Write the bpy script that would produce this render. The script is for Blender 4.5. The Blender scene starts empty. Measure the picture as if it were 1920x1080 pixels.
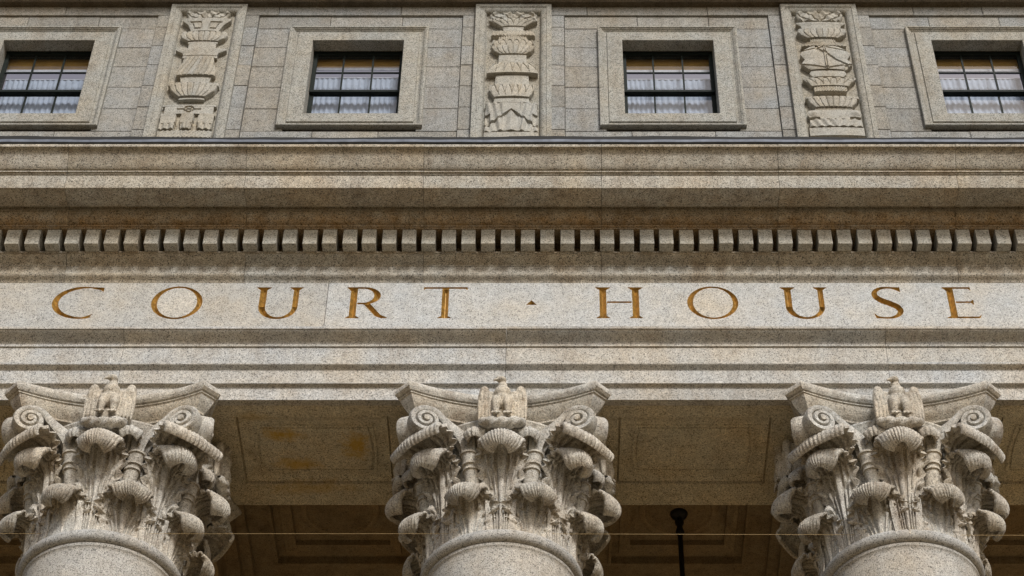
import bpy, bmesh, math, random
import numpy as np
from mathutils import Vector, Matrix
random.seed(7); rng = np.random.default_rng(7)
PI = math.pi
S = bpy.context.scene
COL = S.collection

# ------------------------------------------------------------------ helpers
class MB:
    """collects geometry for ONE mesh object"""
    def __init__(s): s.v = []; s.f = []
    def add(s, verts, faces):
        o = len(s.v); s.v.extend([tuple(map(float, p)) for p in verts]); s.f.extend([tuple(i + o for i in f) for f in faces])
    def box(s, x0, x1, y0, y1, z0, z1):
        s.add([(x0,y0,z0),(x1,y0,z0),(x1,y1,z0),(x0,y1,z0),(x0,y0,z1),(x1,y0,z1),(x1,y1,z1),(x0,y1,z1)],
              [(0,3,2,1),(4,5,6,7),(0,1,5,4),(1,2,6,5),(2,3,7,6),(3,0,4,7)])
    def bbox(s, x0, x1, y0, y1, z0, z1, b=.006):
        """box whose front (-Y) edges are chamfered"""
        s.add([(x0,y1,z0),(x1,y1,z0),(x1,y1,z1),(x0,y1,z1),
               (x0,y0+b,z0),(x1,y0+b,z0),(x1,y0+b,z1),(x0,y0+b,z1),
               (x0+b,y0,z0+b),(x1-b,y0,z0+b),(x1-b,y0,z1-b),(x0+b,y0,z1-b)],
              [(0,3,2,1),(0,1,5,4),(1,2,6,5),(2,3,7,6),(3,0,4,7),(4,5,9,8),(5,6,10,9),(6,7,11,10),(7,4,8,11),(8,9,10,11)])
    def grid(s, P, flip=False, wrap=False):
        P = np.asarray(P); a, b = P.shape[:2]; fs = []
        bb = b if wrap else b - 1
        for i in range(a - 1):
            for j in range(bb):
                k = (j + 1) % b
                q = (i*b + j, i*b + k, (i+1)*b + k, (i+1)*b + j)
                fs.append(q[::-1] if flip else q)
        s.add(P.reshape(-1, 3), fs)
    def sheet(s, F, B):
        """closed solid between a front grid and a back grid"""
        F = np.asarray(F); B = np.asarray(B); a, b = F.shape[:2]
        o = len(s.v)
        s.grid(F); s.grid(B, flip=True)
        n = a*b; e = []
        ring = [(0, j) for j in range(b)] + [(i, b-1) for i in range(1, a)] + [(a-1, j) for j in range(b-2, -1, -1)] + [(i, 0) for i in range(a-2, 0, -1)]
        for q in range(len(ring)):
            (i, j), (k, l) = ring[q], ring[(q+1) % len(ring)]
            s.f.append((o + k*b + l, o + i*b + j, o + n + i*b + j, o + n + k*b + l))
    def sweep(s, prof, x0, x1):
        n = len(prof)
        s.add([(x0, y, z) for y, z in prof] + [(x1, y, z) for y, z in prof],
              [(i, (i+1) % n, n + (i+1) % n, n + i) for i in range(n)] + [tuple(range(n))[::-1], tuple(range(n, 2*n))])
    def lathe(s, prof, n=64, cx=0, cy=0, cap=True):
        P = [[(cx + r*math.cos(2*PI*j/n), cy + r*math.sin(2*PI*j/n), z) for j in range(n)] for r, z in prof]
        o = len(s.v); s.grid(P, wrap=True)
        if cap:
            s.f.append(tuple(o + j for j in range(n))[::-1]); k = o + (len(prof)-1)*n; s.f.append(tuple(k + j for j in range(n)))
    def tube(s, pts, rad, n=8):
        pts = [Vector(p) for p in pts]; rows = []
        for i, p in enumerate(pts):
            t = (pts[min(i+1, len(pts)-1)] - pts[max(i-1, 0)]).normalized()
            a = t.cross(Vector((.13, .21, .97)) if abs(t.z) < .9 else Vector((0, 1, 0))).normalized(); b = t.cross(a)
            r = rad[i] if hasattr(rad, '__len__') else rad
            rows.append([tuple(p + r*(a*math.cos(2*PI*j/n) + b*math.sin(2*PI*j/n))) for j in range(n)])
        o = len(s.v); s.grid(rows, wrap=True)
        s.f.append(tuple(o + j for j in range(n))[::-1]); k = o + (len(rows)-1)*n; s.f.append(tuple(k + j for j in range(n)))
    def ell(s, c, r, rot=None, n=16):
        P = [];
        for i in range(n//2 + 1):
            a = PI*i/(n//2); row = []
            for j in range(n):
                v = Vector((r[0]*math.sin(a)*math.cos(2*PI*j/n), r[1]*math.sin(a)*math.sin(2*PI*j/n), r[2]*math.cos(a)))
                if rot: v = rot @ v
                row.append((c[0]+v.x, c[1]+v.y, c[2]+v.z))
            P.append(row)
        s.grid(P, wrap=True)
    def build(s, name, mat, parent=None, smooth=False, loc=(0,0,0), rz=0, angle=None):
        me = bpy.data.meshes.new(name); me.from_pydata(s.v, [], s.f); me.validate()
        bm = bmesh.new(); bm.from_mesh(me); bmesh.ops.remove_doubles(bm, verts=bm.verts, dist=1e-5)
        bmesh.ops.recalc_face_normals(bm, faces=bm.faces); bm.to_mesh(me); bm.free()
        if mat: me.materials.append(mat)
        if smooth: me.shade_smooth()
        if angle: me.set_sharp_from_angle(angle=math.radians(angle))
        o = bpy.data.objects.new(name, me); COL.objects.link(o); o.location = loc; o.rotation_euler = (0, 0, rz)
        if parent: o.parent = parent
        return o
def tag(o, label=None, cat=None, group=None, kind=None):
    if label: o['label'] = label
    if cat: o['category'] = cat
    if group: o['group'] = group
    if kind: o['kind'] = kind
    return o
def empty(name, loc=(0,0,0)):
    o = bpy.data.objects.new(name, None); COL.objects.link(o); o.location = loc; return o
def copy_tree(o, parent=None):
    c = o.copy(); COL.objects.link(c); c.parent = parent
    for ch in list(o.children): copy_tree(ch, c)
    return c
def dup(o, loc=None, rz=None, parent=None):
    c = o.copy(); COL.objects.link(c)
    if parent: c.parent = parent
    if loc is not None: c.location = loc
    if rz is not None: c.rotation_euler = (0, 0, rz)
    return c
def remesh(mb, voxel, smooth_it=3):
    """fuse overlapping solids into one continuous surface"""
    me = bpy.data.meshes.new('tmp'); me.from_pydata(mb.v, [], mb.f)
    o = bpy.data.objects.new('tmp', me); COL.objects.link(o)
    m = o.modifiers.new('r', 'REMESH'); m.mode = 'VOXEL'; m.voxel_size = voxel
    if smooth_it:
        k = o.modifiers.new('s', 'SMOOTH'); k.iterations = smooth_it; k.factor = .4
    dg = bpy.context.evaluated_depsgraph_get()
    r = bpy.data.meshes.new_from_object(o.evaluated_get(dg))
    bpy.data.objects.remove(o); bpy.data.meshes.remove(me)
    return r
def obj_from(me, name, mat, parent=None, loc=(0,0,0), rz=0, smooth=True):
    me.name = name; me.materials.clear(); me.materials.append(mat)
    if smooth: me.shade_smooth()
    o = bpy.data.objects.new(name, me); COL.objects.link(o); o.location = loc; o.rotation_euler = (0,0,rz)
    if parent: o.parent = parent
    return o
def ease(p0, p1, kind, n=8):
    """moulding curve between two (y,z) points; c = cyma, o = ovolo, k = cavetto, r = cyma reversa"""
    out = []
    for i in range(n + 1):
        t = i/n
        if kind == 'c': a, b = t, .5 - .5*math.cos(PI*t)          # y late/early S
        elif kind == 'r': a, b = .5 - .5*math.cos(PI*t), t
        elif kind == 'o': a, b = math.sin(PI/2*t), 1 - math.cos(PI/2*t)
        else: a, b = 1 - math.cos(PI/2*t), math.sin(PI/2*t)
        out.append((p0[0] + (p1[0]-p0[0])*a, p0[1] + (p1[1]-p0[1])*b))
    return out

# ------------------------------------------------------------------ materials
def nodes(name):
    m = bpy.data.materials.new(name); m.use_nodes = True; nt = m.node_tree; nt.nodes.clear()
    out = nt.nodes.new('ShaderNodeOutputMaterial'); b = nt.nodes.new('ShaderNodeBsdfPrincipled')
    nt.links.new(b.outputs[0], out.inputs[0]); return m, nt, b
def ramp(nt, src, stops):
    r = nt.nodes.new('ShaderNodeValToRGB'); e = r.color_ramp.elements
    while len(e) < len(stops): e.new(.5)
    for k, (p, c) in zip(e, stops): k.position = p; k.color = (*c, 1) if len(c) == 3 else c
    nt.links.new(src, r.inputs[0]); return r.outputs[0]
def noise(nt, vec, scale, detail=3, rough=.6):
    n = nt.nodes.new('ShaderNodeTexNoise'); n.inputs['Scale'].default_value = scale; n.inputs['Detail'].default_value = detail
    n.inputs['Roughness'].default_value = rough; nt.links.new(vec, n.inputs['Vector']); return n.outputs['Fac']
def mixc(nt, a, b, fac, mode='MIX'):
    m = nt.nodes.new('ShaderNodeMix'); m.data_type = 'RGBA'; m.blend_type = mode
    for sock, v in ((m.inputs[0], fac), (m.inputs[6], a), (m.inputs[7], b)):
        if isinstance(v, (int, float)): sock.default_value = v
        elif isinstance(v, tuple): sock.default_value = (*v, 1)
        else: nt.links.new(v, sock)
    return m.outputs[2]
def mth(nt, op, a, b=0., c=0., clamp=False):
    m = nt.nodes.new('ShaderNodeMath'); m.operation = op; m.use_clamp = clamp
    for i, v in enumerate((a, b, c)):
        if isinstance(v, (int, float)): m.inputs[i].default_value = v
        else: nt.links.new(v, m.inputs[i])
    return m.outputs[0]
def granite(name, base, grime=(.15,.105,.06), grime_amt=.5, speck=1., bump=.5, spots=(), band=None, mottle=0.):
    m, nt, b = nodes(name)
    g = nt.nodes.new('ShaderNodeNewGeometry'); pos = g.outputs['Position']
    # mineral grains
    vo = nt.nodes.new('ShaderNodeTexVoronoi'); vo.inputs['Scale'].default_value = 118; nt.links.new(pos, vo.inputs['Vector'])
    sp = nt.nodes.new('ShaderNodeSeparateColor'); nt.links.new(vo.outputs['Color'], sp.inputs[0])
    lo, hi = 1 - .5*speck, 1 + .26*speck
    grain = ramp(nt, sp.outputs[0], [(0, (lo*.8,)*3), (.09, (lo,)*3), (.2, (.90, .90, .89)), (.62, (1.02, 1.01, 1.0)), (1, (hi, hi*.99, hi*.97))])
    fine = ramp(nt, noise(nt, pos, 95, 2, .7), [(.3, (1-.42*speck,)*3), (.48, (1.,)*3), (.72, (1+.16*speck,)*3)])
    c = mixc(nt, tuple(base), grain, 1., 'MULTIPLY'); c = mixc(nt, c, fine, 1., 'MULTIPLY')
    mid = ramp(nt, noise(nt, pos, 13, 4, .65), [(.3, (.86, .85, .83)), (.5, (1, 1, 1)), (.72, (1.1, 1.1, 1.1))]); c = mixc(nt, c, mid, 1., 'MULTIPLY')
    # broad warm / cool clouding and one tint per stone block
    tint = ramp(nt, noise(nt, pos, 1.7, 4, .6), [(.3, (1.07, 1.0, .9)), (.5, (1, 1, 1)), (.7, (.93, .98, 1.05))]); c = mixc(nt, c, tint, .8, 'MULTIPLY')
    isl = ramp(nt, g.outputs['Random Per Island'], [(0, (.86, .85, .83)), (.35, (1.03, 1.0, .95)), (.65, (.96, .99, 1.03)), (1, (1.08, 1.07, 1.06))]); c = mixc(nt, c, isl, 1., 'MULTIPLY')
    # grime: blotches and rain streaks with a shape of their own
    mp = nt.nodes.new('ShaderNodeMapping'); mp.inputs['Scale'].default_value = (4.5, 4.5, .5); nt.links.new(pos, mp.inputs['Vector'])
    st = noise(nt, mp.outputs[0], 1.0, 5, .65); bl = noise(nt, pos, 3.1, 6, .7)
    gm = mth(nt, 'MULTIPLY', ramp(nt, st, [(.42, (0,)*3), (.72, (1,)*3)]), ramp(nt, bl, [(.36, (.1,)*3), (.66, (1,)*3)]))
    gt = tuple(min(1., q*2.7) for q in grime)
    c = mixc(nt, c, gt, mth(nt, 'MULTIPLY', gm, grime_amt, clamp=True), 'MULTIPLY')
    if mottle:
        ml = ramp(nt, noise(nt, pos, 17, 6, .75), [(.47, (0,)*3), (.66, (1,)*3)]); c = mixc(nt, c, gt, mth(nt, 'MULTIPLY', ml, mottle), 'MULTIPLY')
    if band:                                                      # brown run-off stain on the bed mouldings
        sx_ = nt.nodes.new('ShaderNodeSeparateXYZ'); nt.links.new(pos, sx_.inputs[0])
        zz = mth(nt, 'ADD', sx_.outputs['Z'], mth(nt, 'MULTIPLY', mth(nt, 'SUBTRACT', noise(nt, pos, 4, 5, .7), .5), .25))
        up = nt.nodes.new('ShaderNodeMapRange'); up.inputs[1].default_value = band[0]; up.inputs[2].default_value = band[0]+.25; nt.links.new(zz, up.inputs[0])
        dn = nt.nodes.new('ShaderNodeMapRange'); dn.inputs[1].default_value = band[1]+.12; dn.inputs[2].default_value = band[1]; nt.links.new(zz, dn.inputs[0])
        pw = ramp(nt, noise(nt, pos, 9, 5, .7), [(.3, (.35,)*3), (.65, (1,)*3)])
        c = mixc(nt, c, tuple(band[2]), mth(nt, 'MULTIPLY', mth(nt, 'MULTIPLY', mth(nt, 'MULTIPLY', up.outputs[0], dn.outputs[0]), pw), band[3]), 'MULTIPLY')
    for (sx, sy, sz, rx, ry, rz, colr, amt) in spots:            # rust stains at their places
        mp2 = nt.nodes.new('ShaderNodeMapping'); mp2.vector_type = 'POINT'
        mp2.inputs['Location'].default_value = (-sx/rx, -sy/ry, -sz/rz); mp2.inputs['Scale'].default_value = (1/rx, 1/ry, 1/rz)
        nt.links.new(pos, mp2.inputs['Vector'])
        ln = nt.nodes.new('ShaderNodeVectorMath'); ln.operation = 'LENGTH'; nt.links.new(mp2.outputs[0], ln.inputs[0])
        w = mth(nt, 'ADD', ln.outputs['Value'], mth(nt, 'MULTIPLY', mth(nt, 'SUBTRACT', noise(nt, pos, 7, 6, .75), .5), 2.2))
        c = mixc(nt, c, tuple(colr), mth(nt, 'MULTIPLY', ramp(nt, w, [(.2, (1,)*3), (1., (0,)*3)]), amt))
    nt.links.new(c, b.inputs['Base Color']); b.inputs['Roughness'].default_value = .88; b.inputs['Specular IOR Level'].default_value = .25
    bp = nt.nodes.new('ShaderNodeBump'); bp.inputs['Strength'].default_value = bump; bp.inputs['Distance'].default_value = .006
    hgt = mth(nt, 'ADD', noise(nt, pos, 70, 3, .7), mth(nt, 'MULTIPLY', noise(nt, pos, 16, 3, .6), 1.2))
    nt.links.new(hgt, bp.inputs['Height']); nt.links.new(bp.outputs[0], b.inputs['Normal'])
    return m
def plain(name, col, rough=.6, metal=0., var=.15, scale=20, spec=.5):
    m, nt, b = nodes(name); g = nt.nodes.new('ShaderNodeNewGeometry')
    f = ramp(nt, noise(nt, g.outputs['Position'], scale, 4), [(.3, (1-var,)*3), (.7, (1+var,)*3)])
    nt.links.new(mixc(nt, tuple(col), f, 1., 'MULTIPLY'), b.inputs['Base Color'])
    b.inputs['Roughness'].default_value = rough; b.inputs['Metallic'].default_value = metal; b.inputs['Specular IOR Level'].default_value = spec
    return m
RUST = (.50, .30, .02)
BR = (.10, .062, .026)
M = {}
M['wall'] = granite('attic_granite', (.305, .305, .290), grime_amt=.55, speck=1.15)
M['surround'] = granite('surround_granite', (.355, .348, .312), grime_amt=.5, speck=1.2, mottle=.15)
M['relief'] = granite('relief_granite', (.40, .385, .34), grime_amt=.4, speck=.8)
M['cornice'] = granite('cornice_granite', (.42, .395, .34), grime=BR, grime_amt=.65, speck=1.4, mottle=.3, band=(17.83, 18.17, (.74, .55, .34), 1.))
M['dentil'] = granite('dentil_granite', (.42, .40, .345), grime=BR, grime_amt=.5, speck=1.2)
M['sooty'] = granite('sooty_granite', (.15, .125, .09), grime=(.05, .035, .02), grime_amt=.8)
M['frieze'] = granite('frieze_granite', (.485, .487, .475), grime_amt=.12, speck=1.0)
M['arch'] = granite('architrave_granite', (.47, .47, .455), grime_amt=.5, speck=1.2, mottle=.15)
M['soffit'] = granite('soffit_granite', (.59, .53, .40), grime=BR, grime_amt=.45, speck=1.25,
    spots=[(-2.36, -.22, 15.85, .26, .13, .4, RUST, .8), (-1.58, -.05, 15.85, .19, .26, .4, RUST, .8), (-2.22, .25, 15.85, .30, .13, .4, RUST, .7),
           (-2.62, -.5, 15.84, .28, .12, .3, RUST, .3), (-2.1, .62, 15.84, .6, .14, .3, RUST, .4)])
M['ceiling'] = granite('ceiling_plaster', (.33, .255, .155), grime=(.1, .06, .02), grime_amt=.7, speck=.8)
M['column'] = granite('column_granite', (.42, .41, .385), grime_amt=.35, speck=1.15)
M['capital'] = granite('capital_granite', (.545, .525, .475), grime=(.10, .065, .035), grime_amt=.8, speck=1.0, bump=1., mottle=.4)
M['gold'] = plain('gilded_letter', (.33, .19, .04), .42, .35, .5, 22)
M['sash'] = plain('dark_green_paint', (.008, .013, .011), .6, 0, .3, spec=.15)
M['flash'] = plain('metal_flashing', (.13, .15, .19), .65, .15, .25, 9)
M['bitumen'] = plain('bitumen', (.012, .012, .012), .8)
M['iron'] = plain('dark_iron', (.012, .011, .010), .5, .3)
M['wire'] = plain('brass_wire', (.45, .33, .16), .5, .3)
M['net'] = plain('net_fabric', (.42, .48, .58), .9, 0, .12, 9)
M['blind'] = plain('ochre_blind', (.46, .28, .07), .8, 0, .2, 4)
M['white'] = plain('white_bar', (.62, .64, .70), .6)
M['ground'] = plain('plaza_paving', (.225, .155, .070), .9, 0, .2, 1.5)
m, nt, b = nodes('lit_room'); b.inputs['Base Color'].default_value = (.5, .45, .48, 1); b.inputs['Emission Color'].default_value = (.62, .62, .70, 1); b.inputs['Emission Strength'].default_value = .13; M['room'] = m
m, nt, b = nodes('window_glass'); b.inputs['Base Color'].default_value = (.9, .93, .95, 1); b.inputs['Roughness'].default_value = .03; b.inputs['IOR'].default_value = 1.45
tr = nt.nodes.new('ShaderNodeBsdfTransparent'); tr.inputs[0].default_value = (.88, .9, .92, 1); gl = nt.nodes.new('ShaderNodeBsdfGlossy'); gl.inputs['Roughness'].default_value = .04
lw = nt.nodes.new('ShaderNodeLayerWeight'); lw.inputs[0].default_value = .5; fr_ = mth(nt, 'MULTIPLY_ADD', mth(nt, 'POWER', lw.outputs['Facing'], 4.), .9, .10, True); mx = nt.nodes.new('ShaderNodeMixShader'); out = [n for n in nt.nodes if n.type == 'OUTPUT_MATERIAL'][0]
nt.links.new(fr_, mx.inputs[0]); nt.links.new(tr.outputs[0], mx.inputs[1]); nt.links.new(gl.outputs[0], mx.inputs[2]); nt.links.new(mx.outputs[0], out.inputs[0]); M['glass'] = m

# ------------------------------------------------------------------ setting
g = MB(); g.add([(-400,-400,0),(400,-400,0),(400,400,0),(-400,400,0)], [(0,1,2,3)])
tag(g.build('ground', M['ground']), 'tan paved plaza in front of the court house', None, None, 'structure')

# ------------------------------------------------------------------ the court house
XL = 8.6
court = tag(empty('courthouse', (0, 0, 0)), 'grey granite court house front with gilded inscription and eagle columns', 'building')
SOF = 15.834

def blocks(mb, prof, joints, gap=.0045, jit=.0015):
    xs = [-XL] + list(joints) + [XL]
    for a, b_ in zip(xs[:-1], xs[1:]):
        d = random.uniform(-jit, jit); e = random.uniform(-jit, jit)
        mb.sweep([(y + d, z + e) for y, z in prof], a + gap/2, b_ - gap/2)

# architrave
pr = [(.90, 15.90), (-.70, 15.90), (-.70, SOF+.001), (-.785, SOF+.001), (-.785, 15.998)] + ease((-.785, 16.0), (-.832, 16.026), 'k', 5) + [(-.832, 16.034), (-.815, 16.036), (-.815, 16.222)] \
   + ease((-.815, 16.224), (-.872, 16.272), 'r', 6) + [(-.872, 16.288), (-.85, 16.29), (-.85, 16.528), (-.868, 16.53), (-.868, 16.566)] \
   + ease((-.872, 16.57), (-.985, 16.66), 'r', 8) + [(-1.0, 16.662), (-1.0, 16.694), (-.70, 16.715), (.90, 16.715)]
a = MB(); blocks(a, pr, [-6.0, -4.02, 0.02, 4.03, 6.1]); a.build('architrave', M['arch'], court, smooth=True, angle=25)

# ---- letters (signed-distance outlines, cut as V grooves)
def sd_poly(X, Z, P):
    P = np.asarray(P, float); d = np.full(X.shape, 1e9); ins = np.zeros(X.shape, bool); n = len(P)
    for i in range(n):
        ax, az = P[i]; bx, bz = P[(i+1) % n]; ex, ez = bx-ax, bz-az; L = ex*ex + ez*ez + 1e-12
        t = np.clip(((X-ax)*ex + (Z-az)*ez)/L, 0, 1); d = np.minimum(d, (X-ax-t*ex)**2 + (Z-az-t*ez)**2)
        c = (az > Z) != (bz > Z)
        with np.errstate(divide='ignore', invalid='ignore'):
            ins ^= c & (X < (bx-ax)*(Z-az)/(bz-az if bz != az else 1e-12) + ax)
    return np.where(ins, -1, 1)*np.sqrt(d)
def sd_ell(X, Z, cx, cz, rx, rz):
    a = np.linspace(0, 2*PI, 97)[:-1]; return sd_poly(X, Z, np.stack([cx + rx*np.cos(a), cz + rz*np.sin(a)], 1))
def ringsd(X, Z, o, i): return np.maximum(sd_ell(X, Z, *o), -sd_ell(X, Z, *i))
def serif_t(x0, x1, z=.485, a=.045): return [(x0-a, z), (x1+a, z), (x1+a, z-.012), (x1, z-.05), (x0, z-.05), (x0-a, z-.012)]
def serif_b(x0, x1, a=.04): return [(x0-a, 0), (x1+a, 0), (x1+a, .01), (x1, .04), (x0, .04), (x0-a, .01)]
def rect(x0, x1, z0, z1): return [(x0, z0), (x1, z0), (x1, z1), (x0, z1)]
def U(*s): return np.minimum.reduce(s)
def let_C(X, Z):
    r = np.maximum(ringsd(X, Z, (.325, .242, .325, .252), (.375, .242, .30, .222)), X - .47)
    return U(r, sd_poly(X, Z, [(.40, .488), (.54, .478), (.54, .40), (.50, .435), (.40, .46)]), sd_poly(X, Z, [(.36, -.008), (.44, .012), (.49, .095), (.43, .05), (.36, .02)]))
def let_O(X, Z): return ringsd(X, Z, (.28, .242, .28, .256), (.282, .242, .213, .226))
def let_U(X, Z):
    bowl = np.maximum(ringsd(X, Z, (.255, .175, .215, .188), (.262, .175, .142, .152)), Z - .18)
    return U(bowl, sd_poly(X, Z, rect(.04, .12, .17, .485)), sd_poly(X, Z, rect(.404, .47, .17, .485)), sd_poly(X, Z, serif_t(.04, .12)), sd_poly(X, Z, serif_t(.404, .47)))
def let_R(X, Z):
    bowl = np.maximum(ringsd(X, Z, (.205, .35, .185, .137), (.195, .35, .117, .105)), .19 - X)
    return U(bowl, sd_poly(X, Z, rect(.055, .135, 0, .485)), sd_poly(X, Z, [(.01, .487), (.21, .487), (.21, .455), (.135, .455), (.055, .42), (.01, .475)]),
             sd_poly(X, Z, rect(.135, .23, .213, .245)), sd_poly(X, Z, serif_b(.055, .135)), sd_poly(X, Z, [(.19, .235), (.275, .235), (.40, .06), (.48, .012), (.48, 0), (.40, 0), (.34, .03)]))
def let_T(X, Z):
    return U(sd_poly(X, Z, [(0, .487), (.48, .487), (.485, .425), (.455, .455), (.025, .455), (-.005, .425)]), sd_poly(X, Z, rect(.2, .28, 0, .47)), sd_poly(X, Z, serif_b(.2, .28)))
def let_H(X, Z):
    return U(*[sd_poly(X, Z, P) for P in (rect(.045, .125, 0, .485), rect(.40, .48, 0, .485), rect(.125, .40, .235, .266), serif_t(.045, .125), serif_t(.40, .48), serif_b(.045, .125), serif_b(.40, .48))])
def let_S(X, Z):
    K = [(.315,.425,.012),(.255,.466,.016),(.18,.475,.018),(.105,.458,.024),(.05,.405,.031),(.055,.335,.038),(.115,.275,.043),(.20,.228,.044),(.275,.175,.042),(.30,.11,.036),(.268,.05,.027),(.20,.014,.019),(.13,.008,.015),(.065,.016,.013),(.02,.06,.01)]
    d = np.full(X.shape, 1e9); Q = []
    for i in range(len(K)-1):
        p0, p1, p2, p3 = [np.array(K[min(max(i+q, 0), len(K)-1)]) for q in (-1, 0, 1, 2)]
        for t in np.linspace(0, 1, 5)[:-1]: Q.append(.5*(2*p1 + (p2-p0)*t + (2*p0-5*p1+4*p2-p3)*t*t + (3*p1-p0-3*p2+p3)*t**3))
    Q.append(np.array(K[-1]))
    for q0, q1 in zip(Q[:-1], Q[1:]):
        e = q1[:2]-q0[:2]; t = np.clip(((X-q0[0])*e[0] + (Z-q0[1])*e[1])/(e@e), 0, 1)
        d = np.minimum(d, np.hypot(X-q0[0]-t*e[0], Z-q0[1]-t*e[1]) - (q0[2] + t*(q1[2]-q0[2])))
    return U(d, sd_poly(X, Z, [(.335, .485), (.335, .39), (.29, .44), (.22, .462), (.22, .489)]), sd_poly(X, Z, [(0, .105), (.025, 0), (.12, -.005), (.12, .02), (.05, .04)]))
def let_E(X, Z):
    return U(*[sd_poly(X, Z, P) for P in (rect(.055, .135, 0, .485), [(.01, .487), (.325, .487), (.33, .415), (.295, .455), (.135, .455), (.055, .42), (.01, .475)],
        [(.135, .235), (.30, .235), (.335, .195), (.335, .30), (.30, .265), (.135, .265)], [(.01, 0), (.37, 0), (.41, .085), (.355, .032), (.135, .032), (.055, .04), (.01, .012)])])
def let_dot(X, Z): return sd_poly(X, Z, [(0, .205), (.133, .205), (.066, .285)])
LET = [(let_C, -4.92, .54, 'C'), (let_O, -3.844, .56, 'O'), (let_U, -2.717, .51, 'U'), (let_R, -1.745, .48, 'R'), (let_T, -.895, .48, 'T'), (let_dot, .215, .133, 'dot'),
       (let_H, .972, .525, 'H'), (let_O, 1.967, .56, 'O'), (let_U, 2.99, .51, 'U'), (let_S, 3.968, .335, 'S'), (let_E, 4.745, .41, 'E')]
FY, FZ0, FZ1, LZ = -.80, 16.70, 17.563, 17.014
fz = MB(); cuts = []; letters = []
for fn, x0, w, nm in LET:
    cell = .0055; nx = int((w+.12)/cell); nz = int(.56/cell)
    X, Z = np.meshgrid(-.06 + np.arange(nx+1)*cell, -.035 + np.arange(nz+1)*cell)
    sd = fn(X, Z) + .003
    for _ in range(2):                                            # pull near vertices onto the outline
        gz, gx = np.gradient(sd, cell); gl_ = np.hypot(gx, gz) + 1e-9; near = np.abs(sd) < cell*.55
        near[0, :] = near[-1, :] = False; near[:, 0] = near[:, -1] = False
        X = np.where(near, X - sd*gx/gl_, X); Z = np.where(near, Z - sd*gz/gl_, Z); sd = np.where(near, 0., fn(X, Z) + .003) if _ == 0 else np.where(near, 0., sd)
        break
    dep = np.clip(-sd, 0, None)*1.35
    V = np.stack([X + x0, FY + np.minimum(dep, .06), Z + LZ], -1); b_ = nx+1
    lm = MB(); of = []; lf = []
    cs = (sd[:-1, :-1] + sd[1:, :-1] + sd[:-1, 1:] + sd[1:, 1:])/4
    for i in range(nz):
        for j in range(nx):
            q = (i*b_+j, i*b_+j+1, (i+1)*b_+j+1, (i+1)*b_+j); (lf if cs[i, j] < -1e-6 else of).append(q)
    fl = V.copy(); fl[..., 1] = FY
    fz.add(fl.reshape(-1, 3), of)
    lm.add(V.reshape(-1, 3), lf); letters.append((lm, nm))
    cuts.append((x0-.06, x0-.06+nx*cell, LZ-.035, LZ-.035+nz*cell))
def ff(x0, x1, z0, z1): fz.add([(x0,FY,z0),(x1,FY,z0),(x1,FY,z1),(x0,FY,z1)], [(0,1,2,3)])
FJ = [-5.85, -1.94, 1.94, 5.85]
xs = -XL
def fspan(a, b_):
    prev = a
    for j in FJ:
        if a < j < b_: ff(prev, j-.003, FZ0, FZ1); prev = j+.003
    ff(prev, b_, FZ0, FZ1)
for x0, x1, z0, z1 in cuts:
    fspan(xs, x0); ff(x0, x1, FZ0, z0); ff(x0, x1, z1, FZ1); xs = x1
fspan(xs, XL)
for j in FJ:                                                      # joint faces
    for s in (-.003, .003): fz.add([(j+s,FY,FZ0),(j+s,-.72,FZ0),(j+s,-.72,FZ1),(j+s,FY,FZ1)], [(0,1,2,3)])
fz.box(-XL, XL, -.72, .5, FZ0, FZ1)
fr_o = fz.build('frieze', M['frieze'], court)
for lm, nm in letters:
    o = lm.build('interpunct' if nm == 'dot' else 'letter', M['gold'], fr_o)
    o['label'] = 'gilded triangular dot cut between the two words' if nm == 'dot' else 'gilded carved capital letter ' + nm

# ---- main cornice
pr = [(-.55, 17.565), (-.80, 17.565)] + ease((-.802, 17.568), (-.862, 17.645), 'r', 6) + [(-.862, 17.655), (-.855, 17.658), (-.855, 17.77)] + ease((-.86, 17.772), (-.965, 17.86), 'r', 8) \
   + [(-.978, 17.862), (-.978, 17.88), (-.82, 17.884), (-.82, 18.104), (-1.112, 18.106), (-1.112, 18.124), (-1.128, 18.127), (-1.128, 18.146)] + ease((-1.13, 18.148), (-1.215, 18.25), 'o', 8) \
   + [(-1.222, 18.252), (-1.222, 18.33), (-1.275, 18.33), (-1.275, 18.292), (-1.55, 18.288), (-1.552, 18.295), (-1.552, 18.494), (-1.566, 18.498), (-1.566, 18.512), (-1.585, 18.516), (-1.585, 18.536)] \
   + ease((-1.588, 18.54), (-1.722, 18.745), 'c', 12) + [(-1.75, 18.752), (-1.75, 18.792), (-.30, 18.90)]
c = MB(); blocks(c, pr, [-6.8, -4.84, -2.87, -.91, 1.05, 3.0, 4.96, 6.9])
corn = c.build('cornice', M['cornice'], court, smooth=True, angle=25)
d = MB(); d.bbox(-.0765, .0765, -1.10, -.82, 17.876, 18.107, .004)
dx = .2178; d0 = None
for k in range(-39, 40):
    x = .02 + k*dx
    if abs(x) > XL - .1: continue
    if d0 is None: d0 = d.build('dentil', M['dentil'], corn, loc=(x, 0, 0))
    else: dup(d0, (x + random.uniform(-.0015, .0015), random.uniform(-.003, .003), random.uniform(-.002, .002)), random.uniform(-.003, .003))
f = MB(); n = 260
rows = []
for i in range(n + 1):
    x = -XL + 2*XL*i/n; w = .006*math.sin(x*3.1) + .004*math.sin(x*11.3+1) + random.uniform(-.002, .002)
    rows.append([(x, -1.70, 18.815), (x, -1.765, 18.815+w*.3), (x, -1.768, 18.852+w*.6), (x, -1.755, 18.857+w*.6), (x, -1.6, 18.86)])
f.grid(rows); fl = f.build('roof_flashing', M['flash'], court)
f = MB(); rows = []
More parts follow.
